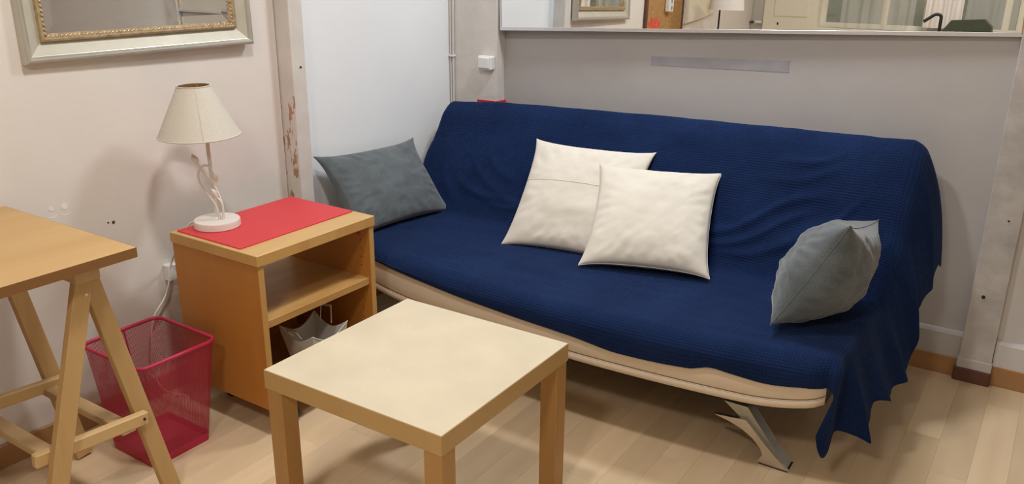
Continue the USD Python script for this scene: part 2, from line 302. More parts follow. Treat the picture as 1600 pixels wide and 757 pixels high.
# posts
t1 = struct('trim_1', 'old white timber post on the left wall, paint flaking off its narrow face')
zz = np.linspace(0, CH, 60)
def post(x0, x1, y0, y1, m, parent, name='timber', amp=.0016, seed=0):
    P = []
    ring = []
    n = 6
    cs = [(x0, y0), (x1, y0), (x1, y1), (x0, y1)]
    for k in range(4):
        a, b = np.array(cs[k]), np.array(cs[(k+1) % 4])
        for q in range(n): ring.append(a+(b-a)*(q+.12 if q == 0 else q)/n if q else a+(b-a)*.03)
        ring.append(a+(b-a)*.97)
    ring = np.array(ring); V = []
    for z in zz:
        p = np.c_[ring, np.full(len(ring), z)]
        d = meshkit.fbm(p*[25, 25, 5]+seed, 3, seed)-.5
        c = p[:, :2]-[(x0+x1)/2, (y0+y1)/2]; p[:, :2] += c/np.linalg.norm(c, axis=1, keepdims=True)*d[:, None]*amp*2
        V.append(p)
    V = np.array(V); V = np.concatenate([V, V[:, :1]], 1)
    return part(name, grid(V[:, ::-1]), m, parent, smooth=25)
post(WL-.03, -2.32, 2.0905, 2.155, 'post_peel', t1)
nl = trimesh.creation.cylinder(.004, .002, sections=12); nl.apply_transform(trimesh.transformations.rotation_matrix(math.pi/2, [0, 1, 0])); nl.apply_translation([-2.319, 2.13, 1.035]); part('nail', nl, 'dark_gap', t1)
t2 = struct('trim_2', 'broad white pier in the corner that carries the light switch')
post(WL, -2.136, 3.098, WB, 'post_white', t2, 'pier', .001, 3)
t3 = struct('trim_3', 'rough white timber post at the right end of the back wall')
post(-.166, -.064, 3.132, WB, 'post_grimy', t3, 'timber', .002, 5)
part('footing', box(-.176, -.058, 3.118, WB, 0, .05, .004), 'hole_brown', t3, label='dark stained foot of the post')
part('plinth', box(-.170, -.060, 3.126, WB, .046, .085, .003), 'post_grimy', t3)
for (x, z, r) in [(-.128, .322, .006), (-.10, .60, .003)]:
    d = trimesh.creation.cylinder(r, .003, sections=10); d.apply_transform(trimesh.transformations.rotation_matrix(math.pi/2, [1, 0, 0])); d.apply_translation([x, 3.131, z]); part('knot', d, 'dark_gap', t3)

# window in the opposite wall
wn = struct('window_1', 'white framed night window behind sheer curtains')
for x in (wx0, -1.30, -.98, -.40): part('mullion', box(x, x+.05, WF-.07, WF-.02, wz0, wz1, .004), 'cream_paint', wn)
part('mullion', box(wx1-.04, wx1, WF-.07, WF-.02, wz0, wz1, .004), 'cream_paint', wn)
for z in (wz0, wz1-.05): part('rail', box(wx0, wx1, WF-.068, WF-.022, z, z+.045, .004), 'cream_paint', wn)
for a, b in [(wx0+.05, -1.30), (-1.25, -.98), (-.93, -.40), (-.35, wx1-.04)]: part('pane', box(a, b, WF-.05, WF-.044, wz0+.045, wz1-.05, 0), 'pane', wn)
part('sill', box(wx0-.04, wx1+.04, WF-.02, WF+.10, wz0-.03, wz0, .004), 'cream_paint', wn)
single('facade', box(-4.5, 2.5, -4.3, -4.2, -1, 5, 0), 'facade', 'dark facade across the courtyard seen through the window', 'building')

# ------------------------------------------------------------------ sofa
XL, XR = -2.27, -.405
def yf(x): return 2.055 + .075*((np.asarray(x, float)+1.2)/.8)**2
hx = [-2.3, -2.03, -1.87, -1.6, -1.36, -1.14, -.97, -.77, -.70, -.645, -.55, -.43, -.35]
hz = [.365, .366, .358, .345, .335, .325, .308, .315, .332, .326, .318, .329, .33]
hemf = PchipInterpolator(hx, hz)
ztf = PchipInterpolator([-2.35, -2.25, -1.8, -1.36, -.87, -.55, -.38, -.2], [.808, .812, .836, .843, .853, .859, .864, .866])
def lift(x):   # the boat-shaped base turns up at both ends
    x = np.asarray(x, float)
    return .035*np.clip((x+.62)/.22, 0, 1.3)**2 + .05*np.clip((-1.85-x)/.4, 0, 1.2)**2
sofa = thing('sofa', 'three-seat cream leather sofa on chrome legs under a navy throw', 'sofa', (-1.33, 2.5, 0))
xs = np.linspace(XL+.005, XR, 90)
def loft(prof):     # prof(x) -> closed list of (y, z)
    V = np.array([[(x, y, z) for y, z in prof(x)] for x in xs])
    V = np.concatenate([V, V[:, :1]], 1); m = grid(V[:, ::-1]); caps = []
    for e, flip in ((0, 0), (-1, 1)):
        ring = V[e, :-1]; c = ring.mean(0); n = len(ring)
        Fc = [[n, (k+1) % n, k] if flip else [n, k, (k+1) % n] for k in range(n)]
        caps.append(trimesh.Trimesh(np.vstack([ring, c]), Fc, process=False))
    m = cat(m, *caps); return m
def inset(x): # plan corners rounded
    x = float(x); return .02*max(0, (x-(XR-.05))/.05)**2.5 + .05*max(0, ((XL+.075)-x)/.075)**2.5
def base_prof(x):
    y, l = float(yf(x))+inset(x), float(lift(x))
    return [(y+.012, .264+l), (y+.004, .270+l), (y+.001, .30+l*.9), (y+.003, .335+l*.5), (y+.012, .372), (y+.045, .388), (2.64, .385), (2.95, .385), (2.98, .36), (2.98, .28+l), (2.9, .264+l)]
def band_prof(x):
    y, l = float(yf(x))+inset(x), float(lift(x))
    return [(y+.012, .2635+l), (y+.003, .2615+l), (y+.000, .256+l), (y+.001, .247+l), (y+.007, .240+l), (y+.03, .237+l), (2.93, .237+l), (2.95, .25+l), (2.94, .2635+l)]
part('seat_base', loft(base_prof), 'cream_leather', sofa, smooth=35)
part('base_band', loft(band_prof), 'cream_leather', sofa, smooth=35, label='padded cream band along the lower edge')
part('seam', tube(np.array([(x, float(yf(x))+inset(x)+.0055, .2635+float(lift(x))) for x in xs]), .0014, 6), 'cream_leather', sofa, smooth=True)
part('side_seam', tube([(-1.872, float(yf(-1.872))+.008, z) for z in np.linspace(.28, .37, 8)], .0016, 6), 'cream_leather', sofa, smooth=True)
part('underframe', box(-2.1, -.58, 2.30, 2.86, .155, .245, .01), 'black_frame', sofa)
def back_prof(x):
    zt = float(ztf(x))-.012
    i = .03*max(0, (x-(XR-.06))/.06)**2 + .03*max(0, ((XL+.06)-x)/.06)**2
    return [(2.70+i, .40), (2.72+i, .45), (2.81+i, .60), (2.90+i, zt-.09), (2.93+i, zt-.04), (2.97, zt-i), (3.01-i, zt-.03), (3.03-i, zt-.09), (3.035-i, .55), (3.0-i, .40)]
part('backrest', loft(back_prof), 'cream_leather', sofa, smooth=35)
def leg(x, y, s):   # crescent of flat chrome: front plate and deep side
    P = [(-.723, .118), (-.626, .128), (-.553, .058), (-.488, 0.002), (-.577, 0.002), (-.580, .008), (-.567, .031), (-.575, .049), (-.60, .075), (-.632, .094), (-.672, .108)]
    c = -.60
    poly = [(x + s*(a-c), b) for a, b in P]
    pl = part('leg', prism(poly, 'y', y, y+.012), 'steel', sofa)
    P2 = [(-.70, .165), (-.628, .165), (-.545, .062), (-.494, .006), (-.512, .006), (-.56, .05), (-.61, .1)]
    part('leg_web', prism([(x+s*(a-c), b) for a, b in P2], 'y', y+.012, y+.058), 'steel_dark', pl)
    P3 = [(-.575, 0), (-.49, 0), (-.49, .003), (-.575, .003)]
    part('foot_pad', prism([(x+s*(a-c), b) for a, b in P3], 'y', y-.001, y+.06), 'black', pl)
leg(-.60, 2.205, 1); leg(-2.02, 2.205, -1); leg(-.60, 2.80, 1); leg(-2.02, 2.80, -1)

# ------------------------------------------------------------------ throw
nv = 170
def keyprof(x):
    y, zh, zt = float(yf(np.clip(x, XL, XR)))+inset(np.clip(x, XL, XR)), float(hemf(x)), float(ztf(x))
    return np.array([(y-.006, zh), (y-.010, zh+(.385-zh)*.45), (y-.008, .372), (y+.010, .394), (y+.045, .406), (2.30, .405), (2.50, .400), (2.60, .397), (2.655, .402), (2.69, .44), (2.74, .52), (2.80, .615), (2.885, zt-.085), (2.925, zt-.028), (2.97, zt), (3.02, zt-.022), (3.045, zt-.09), (3.05, .58), (3.05, .50)])
tk = np.array([0, .4, .8, 1, 1.3, 3.2, 4.8, 5.6, 6.1, 6.5, 7.3, 8.2, 9.5, 10.1, 10.6, 11.1, 11.7, 13.2, 13.9])
tv = np.linspace(0, tk[-1], nv)
x_main = np.linspace(XL, XR, 230)
prof = np.array([np.c_[PchipInterpolator(tk, keyprof(x)[:, 0])(tv), PchipInterpolator(tk, keyprof(x)[:, 1])(tv)] for x in x_main])   # (nu, nv, 2)
Pm = np.concatenate([np.repeat(x_main[:, None, None], nv, 1), prof], 2)
# normals for the wrinkles
du = np.gradient(Pm, axis=0); dv = np.gradient(Pm, axis=1); N = np.cross(du, dv); N /= np.linalg.norm(N, axis=2, keepdims=True)
slen = np.r_[0, np.cumsum(np.linalg.norm(np.diff(prof[115], axis=0), axis=1))]; Smap = np.repeat(slen[None], len(x_main), 0); Xmap = Pm[..., 0]
def fb(fx, fs, o, seed): return meshkit.fbm(np.stack([Xmap*fx, Smap*fs, np.full_like(Xmap, 3.3)], -1), o, seed)-.5
wr_ = fb(2.2, 9, 4, 1)*.011 + fb(7, 16, 3, 2)*.006
wr_ += (np.abs(fb(3.0, 4.5, 3, 4))*-1+.18)*.02*np.clip(fb(1.3, 1.5, 2, 6)*5+.6, 0, 1)
def ridge(a, b, w, h):   # a, b in (x, z) on the backrest
    global wr_
    a, b = np.array(a), np.array(b); d = b-a; L = np.linalg.norm(d); d /= L
    p = np.stack([Xmap-a[0], Pm[..., 2]-a[1]], -1); t = p @ d; q = p @ np.array([-d[1], d[0]]) + .02*np.sin(t*14)
    onback = (Pm[..., 1] > 2.69) & (Pm[..., 1] < 2.97)
    e = np.clip((t+.04)/.10, 0, 1)*np.clip((L-t+.04)/.10, 0, 1)
    wr_ = wr_ + h*np.exp(-(q/w)**2)*e*onback
for a, b, w, h in [((-1.02, .50), (-.62, .66), .014, .009), ((-.98, .47), (-.66, .59), .012, .008), ((-.90, .45), (-.50, .60), .016, .008), ((-.72, .50), (-.50, .66), .012, .007), ((-.78, .76), (-.62, .80), .012, .009),
                   ((-.85, .70), (-.6, .745), .014, .006), ((-2.05, .62), (-1.85, .50), .014, .007), ((-2.1, .54), (-1.75, .45), .013, .007), ((-1.95, .48), (-1.70, .47), .01, .006), ((-1.98, .64), (-1.80, .56), .012, .005), ((-2.2, .60), (-2.05, .44), .016, .006)]: ridge(a, b, w, h)
low = (tv > 13.5)
fade = np.clip((tv-.0)/.8, .35, 1)*np.where((tv > 5.7) & (tv < 6.5), .4, 1)
Pm = Pm + N*(wr_*fade[None])[..., None] * np.where(Pm[..., 1:2] > 2.99, .3, 1)
Pm[..., 1] = np.minimum(Pm[..., 1], 3.062)
def hang(edge, sgn, D, flare, nd, kind):
    E = edge; out = []; s = slen
    for i in range(1, nd+1):
        q = i/nd; d = D*q
        Q = E.copy()
        r = .03; a = np.minimum(d/r, math.pi/2)
        back = np.clip((tv-6)/2, 0, 1)*kind; out_ = (1-back)*flare*np.clip(d-r*1.2, 0, 1) + back*.125*(1-np.exp(-np.clip(d-r*.6, 0, 1)/.20))
        Q[:, 0] = E[:, 0] + sgn*(r*np.sin(a) + out_)
        Q[:, 2] = E[:, 2] - np.where(d < r*math.pi/2, r*(1-np.cos(a)), r + (d-r*math.pi/2))
        if kind:
            f = np.clip(d/.16, 0, 1)
            Q[:, 0] += f*(.015*np.sin(s*30+.6) + .004*np.sin(s*57+2))*np.clip((s-.03)/.06, 0.3, 1)*np.where(s > .95, .5, 1)*(1-.5*back)
            Q[:, 1] += f*.008*np.cos(s*30+.6)
            fr = np.clip(1-tv/1.0, 0, 1)                       # rows of the front drop: the corner of the cloth swings out
            Q[:, 1] -= fr*.022*q; Q[:, 0] -= fr*.028*q
        out.append(Q)
    return out
E = Pm[-1].copy(); ey, ez = E[:, 1], E[:, 2]
# height of the free hem below each point of the right edge
hem_pts = [(0, .16), (.6, .115), (1.0, .10), (1.3, .125), (1.7, .15), (2.2, .135), (2.7, .118), (2.95, .125), (3.1, .165), (3.5, .165), (3.7, .175), (3.9, .19), (4.6, .165), (5.4, .15), (6.0, .15), (6.6, .16), (7.2, .19), (7.8, .25), (8.3, .33), (8.8, .365), (9.5, .385), (10.2, .42), (10.6, .44), (11, .42), (11.6, .42), (13.9, .40)]
hz_ = PchipInterpolator(*np.array(hem_pts).T)(tv)
Dr = np.maximum(ez-hz_, .02) - .012*np.clip(1-tv/1.0, 0, 1)
flare = np.interp(tv, [0, 1, 1.6, 2.2, 2.8, 3.6, 5, 6.5, 8.5, 10, 14], [-.10, -.06, .04, .16, .30, .38, .44, .42, .34, .34, .34])
right = hang(E, 1, Dr, flare, 44, 1)
left = hang(Pm[0].copy(), -1, np.interp(tv, [0, 5, 9, 10.3, 11, 13.9], [.06, .08, .10, .12, .10, .08]), np.full(nv, -.1), 14, 0)
PT = np.concatenate([np.array(left[::-1]), Pm, np.array(right)], 0)
ucoord = np.r_[np.zeros(1), np.cumsum(np.linalg.norm(np.diff(PT[:, 60], axis=0), axis=1))]
uv = np.stack(np.broadcast_arrays(ucoord[:, None], slen[None]), -1).reshape(-1, 2)
g = grid(PT)
single('throw', (PT.reshape(-1, 3), g.faces), 'throw', 'navy blue waffle-weave throw draped over the whole sofa, hanging down its right end', 'throw', smooth=True, uv=uv)

# ------------------------------------------------------------------ cushions
from scipy.spatial.transform import Rotation as Rot
def pillow_pts(w, h, t, n=56, pinch=.055, seed=0, pw_=.42, wr=.007, tip=.05):
    a = np.linspace(-1, 1, n); a = np.sign(a)*(1-(1-np.abs(a))**1.35)
    U, V = np.meshgrid(a, a, indexing='ij'); out = []
    e = np.clip((1-U**2)*(1-V**2), 0, 1)
    for s in (1, -1):
        px = w/2*U*(1-pinch*(1-V**2)**1.0)*(1+tip*(np.abs(U*V))**6); pz = h/2*V*(1-pinch*(1-U**2)**1.0)*(1+tip*(np.abs(U*V))**6)
        d = t/2*e**pw_
        P = np.stack([px, np.zeros_like(px), pz], -1)
        k = meshkit.fbm(np.stack([U*3.2+seed, V*3.2, np.full_like(U, s+seed)], -1), 4, seed)-.5
        edge = np.exp(-((1-np.maximum(np.abs(U), np.abs(V)))/.28)**2)
        ang = np.arctan2(V, U); rip = np.sin(ang*26+seed+4*k)*edge*np.clip(e*6, 0, 1)
        d = d + np.clip(e*5, 0, 1)*(k*wr*2 + rip*wr*.35)
        P[..., 1] = -s*d
        out.append(P)
    return out
def pillow(w, h, t, pose, m, parent_fn, sag=0, seed=0, **kw):
    c, r = np.array(pose[:3]), Rot.from_rotvec(pose[3:])
    fr, bk = pillow_pts(w, h, t, seed=seed, **kw)
    ms = []
    for s, P in ((1, fr), (-1, bk)):
        Q = r.apply(P.reshape(-1, 3)).reshape(P.shape) + c
        ms.append(grid(Q if s > 0 else Q[::-1]))
    mm = cat(*ms); mm.merge_vertices(digits_vertex=5); mm.update_faces(mm.nondegenerate_faces())
    return mm, (lambda pts: r.apply(np.asarray(pts, float)) + c)
def cushion(name, label, w, h, t, pose, m, seed, group=None, seam=None, **kw):
    mm, tf = pillow(w, h, t, pose, m, None, seed=seed, **kw)
    base = [pose[0], pose[1], mm.vertices[:, 2].min()]
    th = thing(name, label, 'cushion', base, group)
    part('cover', mm, m, th, smooth=60)
    if seam is not None:
        fr, _ = pillow_pts(w, h, t, seed=seed, **kw); n = fr.shape[0]; j = int(n*seam)
        L = tf(fr[2:-2, j] + [0, -.0002, 0]); part('flap_edge', tube(L, .0016, 6), m, th, smooth=True)
    else:
        fr, _ = pillow_pts(w, h, t, seed=seed, **kw)
        ring = np.concatenate([fr[:-1, 0], fr[-1, :-1], fr[:0:-1, -1], fr[0, :0:-1]])
        part('edge_seam', tube(tf(ring), .0014, 6, closed=True), m, th, smooth=True)
    return th
cushion('cushion', 'off-white square cushion with a flap seam, behind the other white one', .46, .45, .125, [-1.46, 2.655, .565, -.759, -.048, .168], 'white_fabric', 3, seam=.57)
cushion('cushion', 'smaller off-white square cushion in front, plain faced, mid sofa', .42, .42, .135, [-1.145, 2.615, .555, -.885, -.135, .288], 'white_fabric', 11)
cushion('cushion', 'oblong grey cushion propped against the left wall at the sofa end', .50, .33, .13, [-2.222, 2.446, .545, -.545, -.473, 1.45], 'grey_fabric', 5, wr=.010, tip=.08)
cushion('cushion', 'grey cushion tilted on its edge at the right end of the sofa', 0.42, .335, .235, [-.508, 2.452, .55, .206, .537, 1.487], 'grey_fabric', 8, wr=.014, tip=.05, pw_=.5)

# ------------------------------------------------------------------ coffee table
ct = thing('coffee_table', 'square birch-effect coffee table in front of the sofa', 'table', (-1.261, 1.4946, 0))
ca, sa = math.cos(.0106), math.sin(.0106)
def rotct(m):
    v = m.vertices; m = trimesh.Trimesh(np.c_[v[:, 0]*ca-v[:, 1]*sa-1.261, v[:, 0]*sa+v[:, 1]*ca+1.4946, v[:, 2]], m.faces, process=False); return m
s = .275
part('table_top', rotct(box(-s+.0012, s-.0012, -s+.0012, s-.0012, .402, .4503, .0006)), 'table_top', ct, label='pale worn top surface')
ed = []
for k in range(4):
    a = k*math.pi/2
    b = prism([(-s, -s), (s, -s), (s-.0022, -s+.0022), (-s+.0022, -s+.0022)], 'z', .400, .4488); R = trimesh.transformations.rotation_matrix(a, [0, 0, 1]); b.apply_transform(R)
    part('edge_band', rotct(b), 'table_edge', ct)
for sx in (-1, 1):
    for sy in (-1, 1):
        part('leg', rotct(box(min(sx*(s-.0025), sx*(s-.0525)), max(sx*(s-.0025), sx*(s-.0525)), min(sy*(s-.0025), sy*(s-.0525)), max(sy*(s-.0025), sy*(s-.0525)), 0, .4002, .0015)), 'table_leg', ct)
# worn specks on the top
vr = np.random.default_rng(3); sp = []
for (cx, cy, n) in [(-.04, -.11, 12), (-.16, .13, 8), (-.05, .20, 8), (-.02, .06, 4), (-.22, -.02, 6), (.2, .18, 5), (.07, .03, 3), (.0, -.2, 3), (.18, -.05, 4), (-.1, .0, 3)]:
    for _ in range(n):
        d = trimesh.creation.cylinder(vr.uniform(.0008, .0022), .0004, sections=7); d.apply_scale([1, vr.uniform(.5, 1.6), 1]); d.apply_translation([cx+vr.normal(0, .013), cy+vr.normal(0, .011), .4504]); sp.append(d)
part('wear_specks', rotct(cat(*sp)), 'white_plastic', ct, kind='stuff')

# ------------------------------------------------------------------ cabinet on castors, mat, lamp, basket
cx0, cx1, cy0, cy1 = -2.252, -1.852, 1.484, 1.976
cb = thing('side_cabinet', 'open-fronted birch cabinet on castors beside the sofa', 'cabinet', ((cx0+cx1)/2, (cy0+cy1)/2, 0))
part('top_panel', box(cx0, cx1, cy0, cy1, .567, .60, .0012), 'cab_top', cb)
part('top_edge', box(cx1-.0002, cx1+.0006, cy0+.0012, cy1-.0012, .5682, .5988, 0), 'cab_edge', cb)
part('top_edge', box(cx0+.0012, cx1-.0012, cy0-.0006, cy0+.0002, .5682, .5988, 0), 'cab_edge', cb)
for a, b in ((cy0+.003, cy0+.025), (cy1-.025, cy1-.003)):
    sp_ = part('side_panel', box(cx0+.004, cx1-.005, a, b, .098, .567, .0008), 'cab_side', cb)
    part('front_edge', box(cx1-.0052, cx1-.0042, a+.001, b-.001, .099, .566, 0), 'cab_edge', sp_)
shf = part('shelf', box(cx0+.01, cx1-.012, cy0+.025, cy1-.025, .362, .386, .001), 'cab_shelf', cb)
part('bottom_panel', box(cx0+.006, cx1-.006, cy0+.025, cy1-.025, .098, .120, .001), 'cab_shelf', cb)
part('back_panel', box(cx0+.004, cx0+.010, cy0+.025, cy1-.025, .12, .365, 0), 'cab_side', cb)
hs = []
for z in (.20, .235, .27, .305, .425, .455, .485, .515):
    d = trimesh.creation.cylinder(.0024, .001, sections=10); d.apply_transform(trimesh.transformations.rotation_matrix(math.pi/2, [1, 0, 0])); d.apply_translation([cx1-.045, cy1-.0253, z]); hs.append(d)
for d in hs: part('pin_hole', d, 'hole_brown', cb)
d = trimesh.creation.cylinder(.007, .004, sections=16); d.apply_transform(trimesh.transformations.rotation_matrix(math.pi/2, [1, 0, 0])); d.apply_translation([cx1-.05, cy1-.026, .535]); part('cam_fitting', d, 'red_plastic', cb)
for x in (cx0+.06, cx1-.05):
    for y in (cy0+.115, cy1-.06):
        c = part('castor', box(x-.017, x+.017, y-.014, y+.014, .05, .098, .004), 'black', cb)
        w = trimesh.creation.cylinder(.028, .022, sections=24); w.apply_transform(trimesh.transformations.rotation_matrix(math.pi/2, [1, 0, 0])); w.apply_translation([x+.006, y, .028]); part('wheel', w, 'black', c, smooth=40)
# red mat
from shapely.geometry import Polygon
matpoly = [(-2.238, 1.500), (-1.939, 1.4985), (-1.941, 1.968), (-2.246, 1.972)]
mm = trimesh.creation.extrude_polygon(Polygon(matpoly).buffer(-.004).buffer(.004), .0035, engine='earcut'); mm.apply_translation([0, 0, .6001])
single('table_mat', mm, 'red_mat', 'flat red place mat lying on the cabinet under the lamp', 'place mat', smooth=30)
# table lamp
lx, ly, lz = -2.172, 1.602, .6038
lean = trimesh.transformations.rotation_matrix(math.radians(1.0), [1, 0, 0], [lx, ly, lz])
def LN(m): m = m.copy(); m.apply_transform(lean); return m
lp = thing('table_lamp', 'white table lamp with conical cream shade and leafy wire stem', 'lamp', (lx, ly, lz))
part('base', lathe([(0, 0), (.069, 0), (.071, .002), (.071, .02), (.069, .0235), (.064, .025), (.012, .0265), (.006, .03), (0, .03)], 56, (lx, ly, lz)), 'white_metal', lp, smooth=35)
part('pole', LN(tube([(lx, ly, lz+z) for z in (.02, .15, .28, .36)], .0058, 12)), 'white_metal', lp, smooth=40)
part('socket', LN(lathe([(0, .27), (.016, .27), (.016, .325), (0, .325)], 20, (lx, ly, lz))), 'white_plastic', lp, smooth=35)
bulb = trimesh.creation.icosphere(3, .027); bulb.apply_translation([lx, ly, lz+.352]); part('bulb', LN(bulb), 'white_plastic', lp, smooth=True)
zs0, zs1, R0, R1 = .2925, .441, .1205, .048
nS = 72; sx_, sy_ = lx-.017, ly-.0115   # the shade sits a little askew on its pole
shade = lathe([(R0, zs0), (R1, zs1), (R1-.0015, zs1), (R0-.0015, zs0), (R0, zs0)], nS, (sx_, sy_, lz))
sh = part('shade', LN(shade), 'shade', lp, smooth=30)
part('shade_lining', LN(lathe([(R1-.0025, zs1-.001), (R0-.0025, zs0+.001)], nS, (sx_, sy_, lz))), 'shade_inside', sh, smooth=30)
for R_, z_ in ((R0, zs0), (R1, zs1)):
    a = np.arange(72)*2*math.pi/72; part('rim', LN(tube(np.c_[sx_+R_*np.cos(a), sy_+R_*np.sin(a), np.full(72, lz+z_)], .0022, 6, closed=True)), 'shade', sh, smooth=True)
for ang in (-.55, ):   # stitched join of the cloth
    part('stitch_line', LN(tube([(sx_+(R0+(R1-R0)*q)*math.cos(ang), sy_+(R0+(R1-R0)*q)*math.sin(ang), lz+zs0+(zs1-zs0)*q) for q in (0, .5, 1)], .0011, 6)), 'frame_panel', sh)
part('spider', LN(cat(*[tube([(lx, ly, lz+zs1-.012), (sx_+R1*math.cos(a), sy_+R1*math.sin(a), lz+zs1-.004)], .0016, 6) for a in (0.3, 2.4, 4.5)])), 'steel', sh)
cr, cu = np.array([.8344, .5512, 0]), np.array([0, 0, 1.])
def vinept(p, off=.0): return np.array([lx, ly, lz]) + cr*((p[0]-318)/1343.) + cu*((668-p[1])/1343.*1.06+.012) + off*np.array([.5512, -.8344, 0])
def leafm(tip, base, w):
    tip, base = np.array(tip), np.array(base); d = tip-base; L = np.linalg.norm(d); d /= L; sd = np.cross(d, [.5512, -.8344, 0]); sd /= np.linalg.norm(sd); nn = np.cross(d, sd)
    P = []
    for q in np.linspace(0, 1, 9):
        ww = w*math.sin(math.pi*q**.8)*.5+.0004
        P.append([base+d*L*q+sd*ww*k+nn*(.004*(abs(k))-.002*math.sin(math.pi*q)) for k in (-1, -.5, 0, .5, 1)])
    P = np.array(P); top = grid(P); bot = grid((P-nn*.0012)[::-1]); return cat(top, bot)
for pts, tipp, w, off in [([(348, 665), (355, 610), (348, 560), (325, 505), (290, 455), (272, 425)], (252, 388), .021, .010),
                     ([(330, 668), (333, 610), (305, 555), (275, 505), (270, 465), (288, 436), (313, 432), (330, 452), (334, 462)], (340, 502), .021, .012),
                     ([(354, 660), (357, 610), (352, 575), (340, 562)], (318, 522), .021, .016)]:
    L_ = [vinept(p, off) for p in pts]; v_ = part('vine', LN(tube(spline(L_, 40), .0034, 8)), 'white_metal', lp, smooth=True)
    part('leaf', LN(leafm(vinept(tipp, off), L_[-1], w)), 'white_metal', v_, smooth=40)
# flex from the lamp, and the socket on the wall beside the cabinet
part('power_cord', tube(spline([(lx-.066, ly-.02, lz+.008), (-2.262, 1.565, .603), (-2.285, 1.55, .56), (-2.36, 1.545, .45), (-2.368, 1.537, .395), (-2.362, 1.50, .335), (-2.358, 1.462, .30), (-2.352, 1.44, .25), (-2.35, 1.432, .15), (-2.345, 1.45, .04), (-2.33, 1.49, .006), (-2.29, 1.50, .006), (-2.25, 1.46, .006), (-2.20, 1.44, .006), (-2.16, 1.455, .006)], 120), .0032, 8), 'white_plastic', lp, smooth=True)
ws = thing('wall_socket', 'white wall socket block half hidden behind the cabinet', 'socket', (WL, 1.552, .39))
part('housing', box(WL, WL+.028, 1.535, 1.575, .392, .448, .003), 'white_plastic', ws)
ws2 = thing('wall_socket', 'white double socket seen through the open back of the cabinet', 'socket', (WL, 1.66, .44)); part('housing', box(WL, WL+.03, 1.64, 1.70, .45, .52, .004), 'white_plastic', ws2)

# fabric basket
bk = thing('basket', 'pale grey scalloped basket with wire handles on the lower cabinet shelf', 'basket', (-1.932, 1.75, .1205))
bx, by, bz = -1.932, 1.750, .1205
def bring(hw, z, scal, n=12):
    out = []
    cs = [(-1, -1), (-1, 1), (1, 1), (1, -1)]
    for k in range(4):
        a, b = np.array(cs[k]), np.array(cs[(k+1) % 4])
        for q in range(n):
            t = q/n; p = a+(b-a)*t; dip = math.sin(math.pi*t)
            fl = 1+.05*scal*(1-dip)**3
            out.append((bx+p[0]*hw*fl, by+p[1]*hw*fl, z-scal*.030*dip**1.2+.006*scal*(1-dip)**4))
    return out
R_ = [bring(.052, bz, 0), bring(.058, bz+.04, 0), bring(.066, bz+.09, .2), bring(.0715, bz+.122, .7), bring(.074, bz+.146, 1.0)]
Ri = [[(x-(x-bx)*.035, y-(y-by)*.035, z+.002*(i == 0)) for i, (x, y, z) in enumerate(r)] for r in R_[::-1]]
ringV = np.array(R_ + Ri); ringV = np.concatenate([ringV, ringV[:, :1]], 1)
bw = grid(ringV); bt = box(bx-.051, bx+.051, by-.051, by+.051, bz, bz+.005, .001)
part('body', cat(bw, bt), 'basket_cloth', bk, smooth=50)
part('rim', tube(np.array(bring(.0735, bz+.147, 1.0)), .0022, 6, closed=True), 'basket_cloth', bk, smooth=True)
for sg, tilt, ax in ((1, .25, 'y'), (-1, .9, 'x')):
    if ax == 'y': pts = [(bx-.045, by+.072, bz+.125), (bx-.042, by+.078, bz+.185), (bx+.002, by+.080, bz+.190), (bx+.004, by+.075, bz+.128)]
    else: pts = [(bx-.02, by-.072, bz+.13), (bx-.025, by-.092, bz+.16), (bx+.022, by-.092, bz+.16), (bx+.02, by-.072, bz+.13)]
    h_ = part('handle', cat(tube(pts[:2], .0018, 6), tube(pts[1:3], .0018, 6), tube(pts[2:], .0018, 6)), 'white_metal', bk)
    part('grip', tube(np.linspace(pts[1], pts[2], 7), [.004, .006, .0048, .006, .0048, .006, .004], 10), 'acrylic', h_, smooth=True)

# ------------------------------------------------------------------ waste bin
wbn = thing('waste_bin', 'red wire-mesh waste paper bin between desk and cabinet', 'waste bin', (-2.122, 1.283, 0))
def rrect(x0, x1, y0, y1, r, n=6):
    P = []
    for cx, cy, a0 in ((x1-r, y1-r, 0), (x0+r, y1-r, 90), (x0+r, y0+r, 180), (x1-r, y0+r, 270)):
        for k in range(n+1): a = math.radians(a0+90*k/n); P.append((cx+r*math.cos(a), cy+r*math.sin(a)))
    return np.array(P)
b0 = rrect(-2.222, -2.020, 1.186, 1.380, .012); b1 = rrect(-2.272, -1.984, 1.163, 1.418, .03); zr = .334
nz = 14; rings = np.array([[(*(b0[k]+(b1[k]-b0[k])*q), .004+(zr-.004)*q) for k in range(len(b0))] for q in np.linspace(0, 1, nz)]); rings = np.concatenate([rings, rings[:, :1]], 1)
per = np.r_[0, np.cumsum(np.linalg.norm(np.diff(rings[-1], axis=0), axis=1))]; zs_ = np.linspace(0, zr, nz)
uvb = np.stack(np.broadcast_arrays(per[None], zs_[:, None]), -1).reshape(-1, 2)
gm = grid(rings); part('mesh_wall', (gm.vertices, gm.faces), 'bin_mesh', wbn, smooth=True, uv=uvb, label='see-through red wire mesh side')
part('rim', tube(np.c_[b1, np.full(len(b1), zr)], .0058, 10, closed=True), 'bin_red', wbn, smooth=True)
tr = trimesh.creation.extrude_polygon(Polygon(b0), .004, engine='earcut'); part('bottom', tr, 'bin_red', wbn)
q = .026/zr; bb = b0+(b1-b0)*q
trr = np.array([[(*p, .001) for p in b0], [(*p, .026) for p in bb], [(*(p*.985+np.array([-2.12, 1.28])*.015), .026) for p in bb], [(*(p*.985+np.array([-2.12, 1.28])*.015), .004) for p in b0]]); trr = np.concatenate([trr, trr[:, :1]], 1)
part('bottom_band', grid(trr), 'bin_red', wbn, smooth=30)
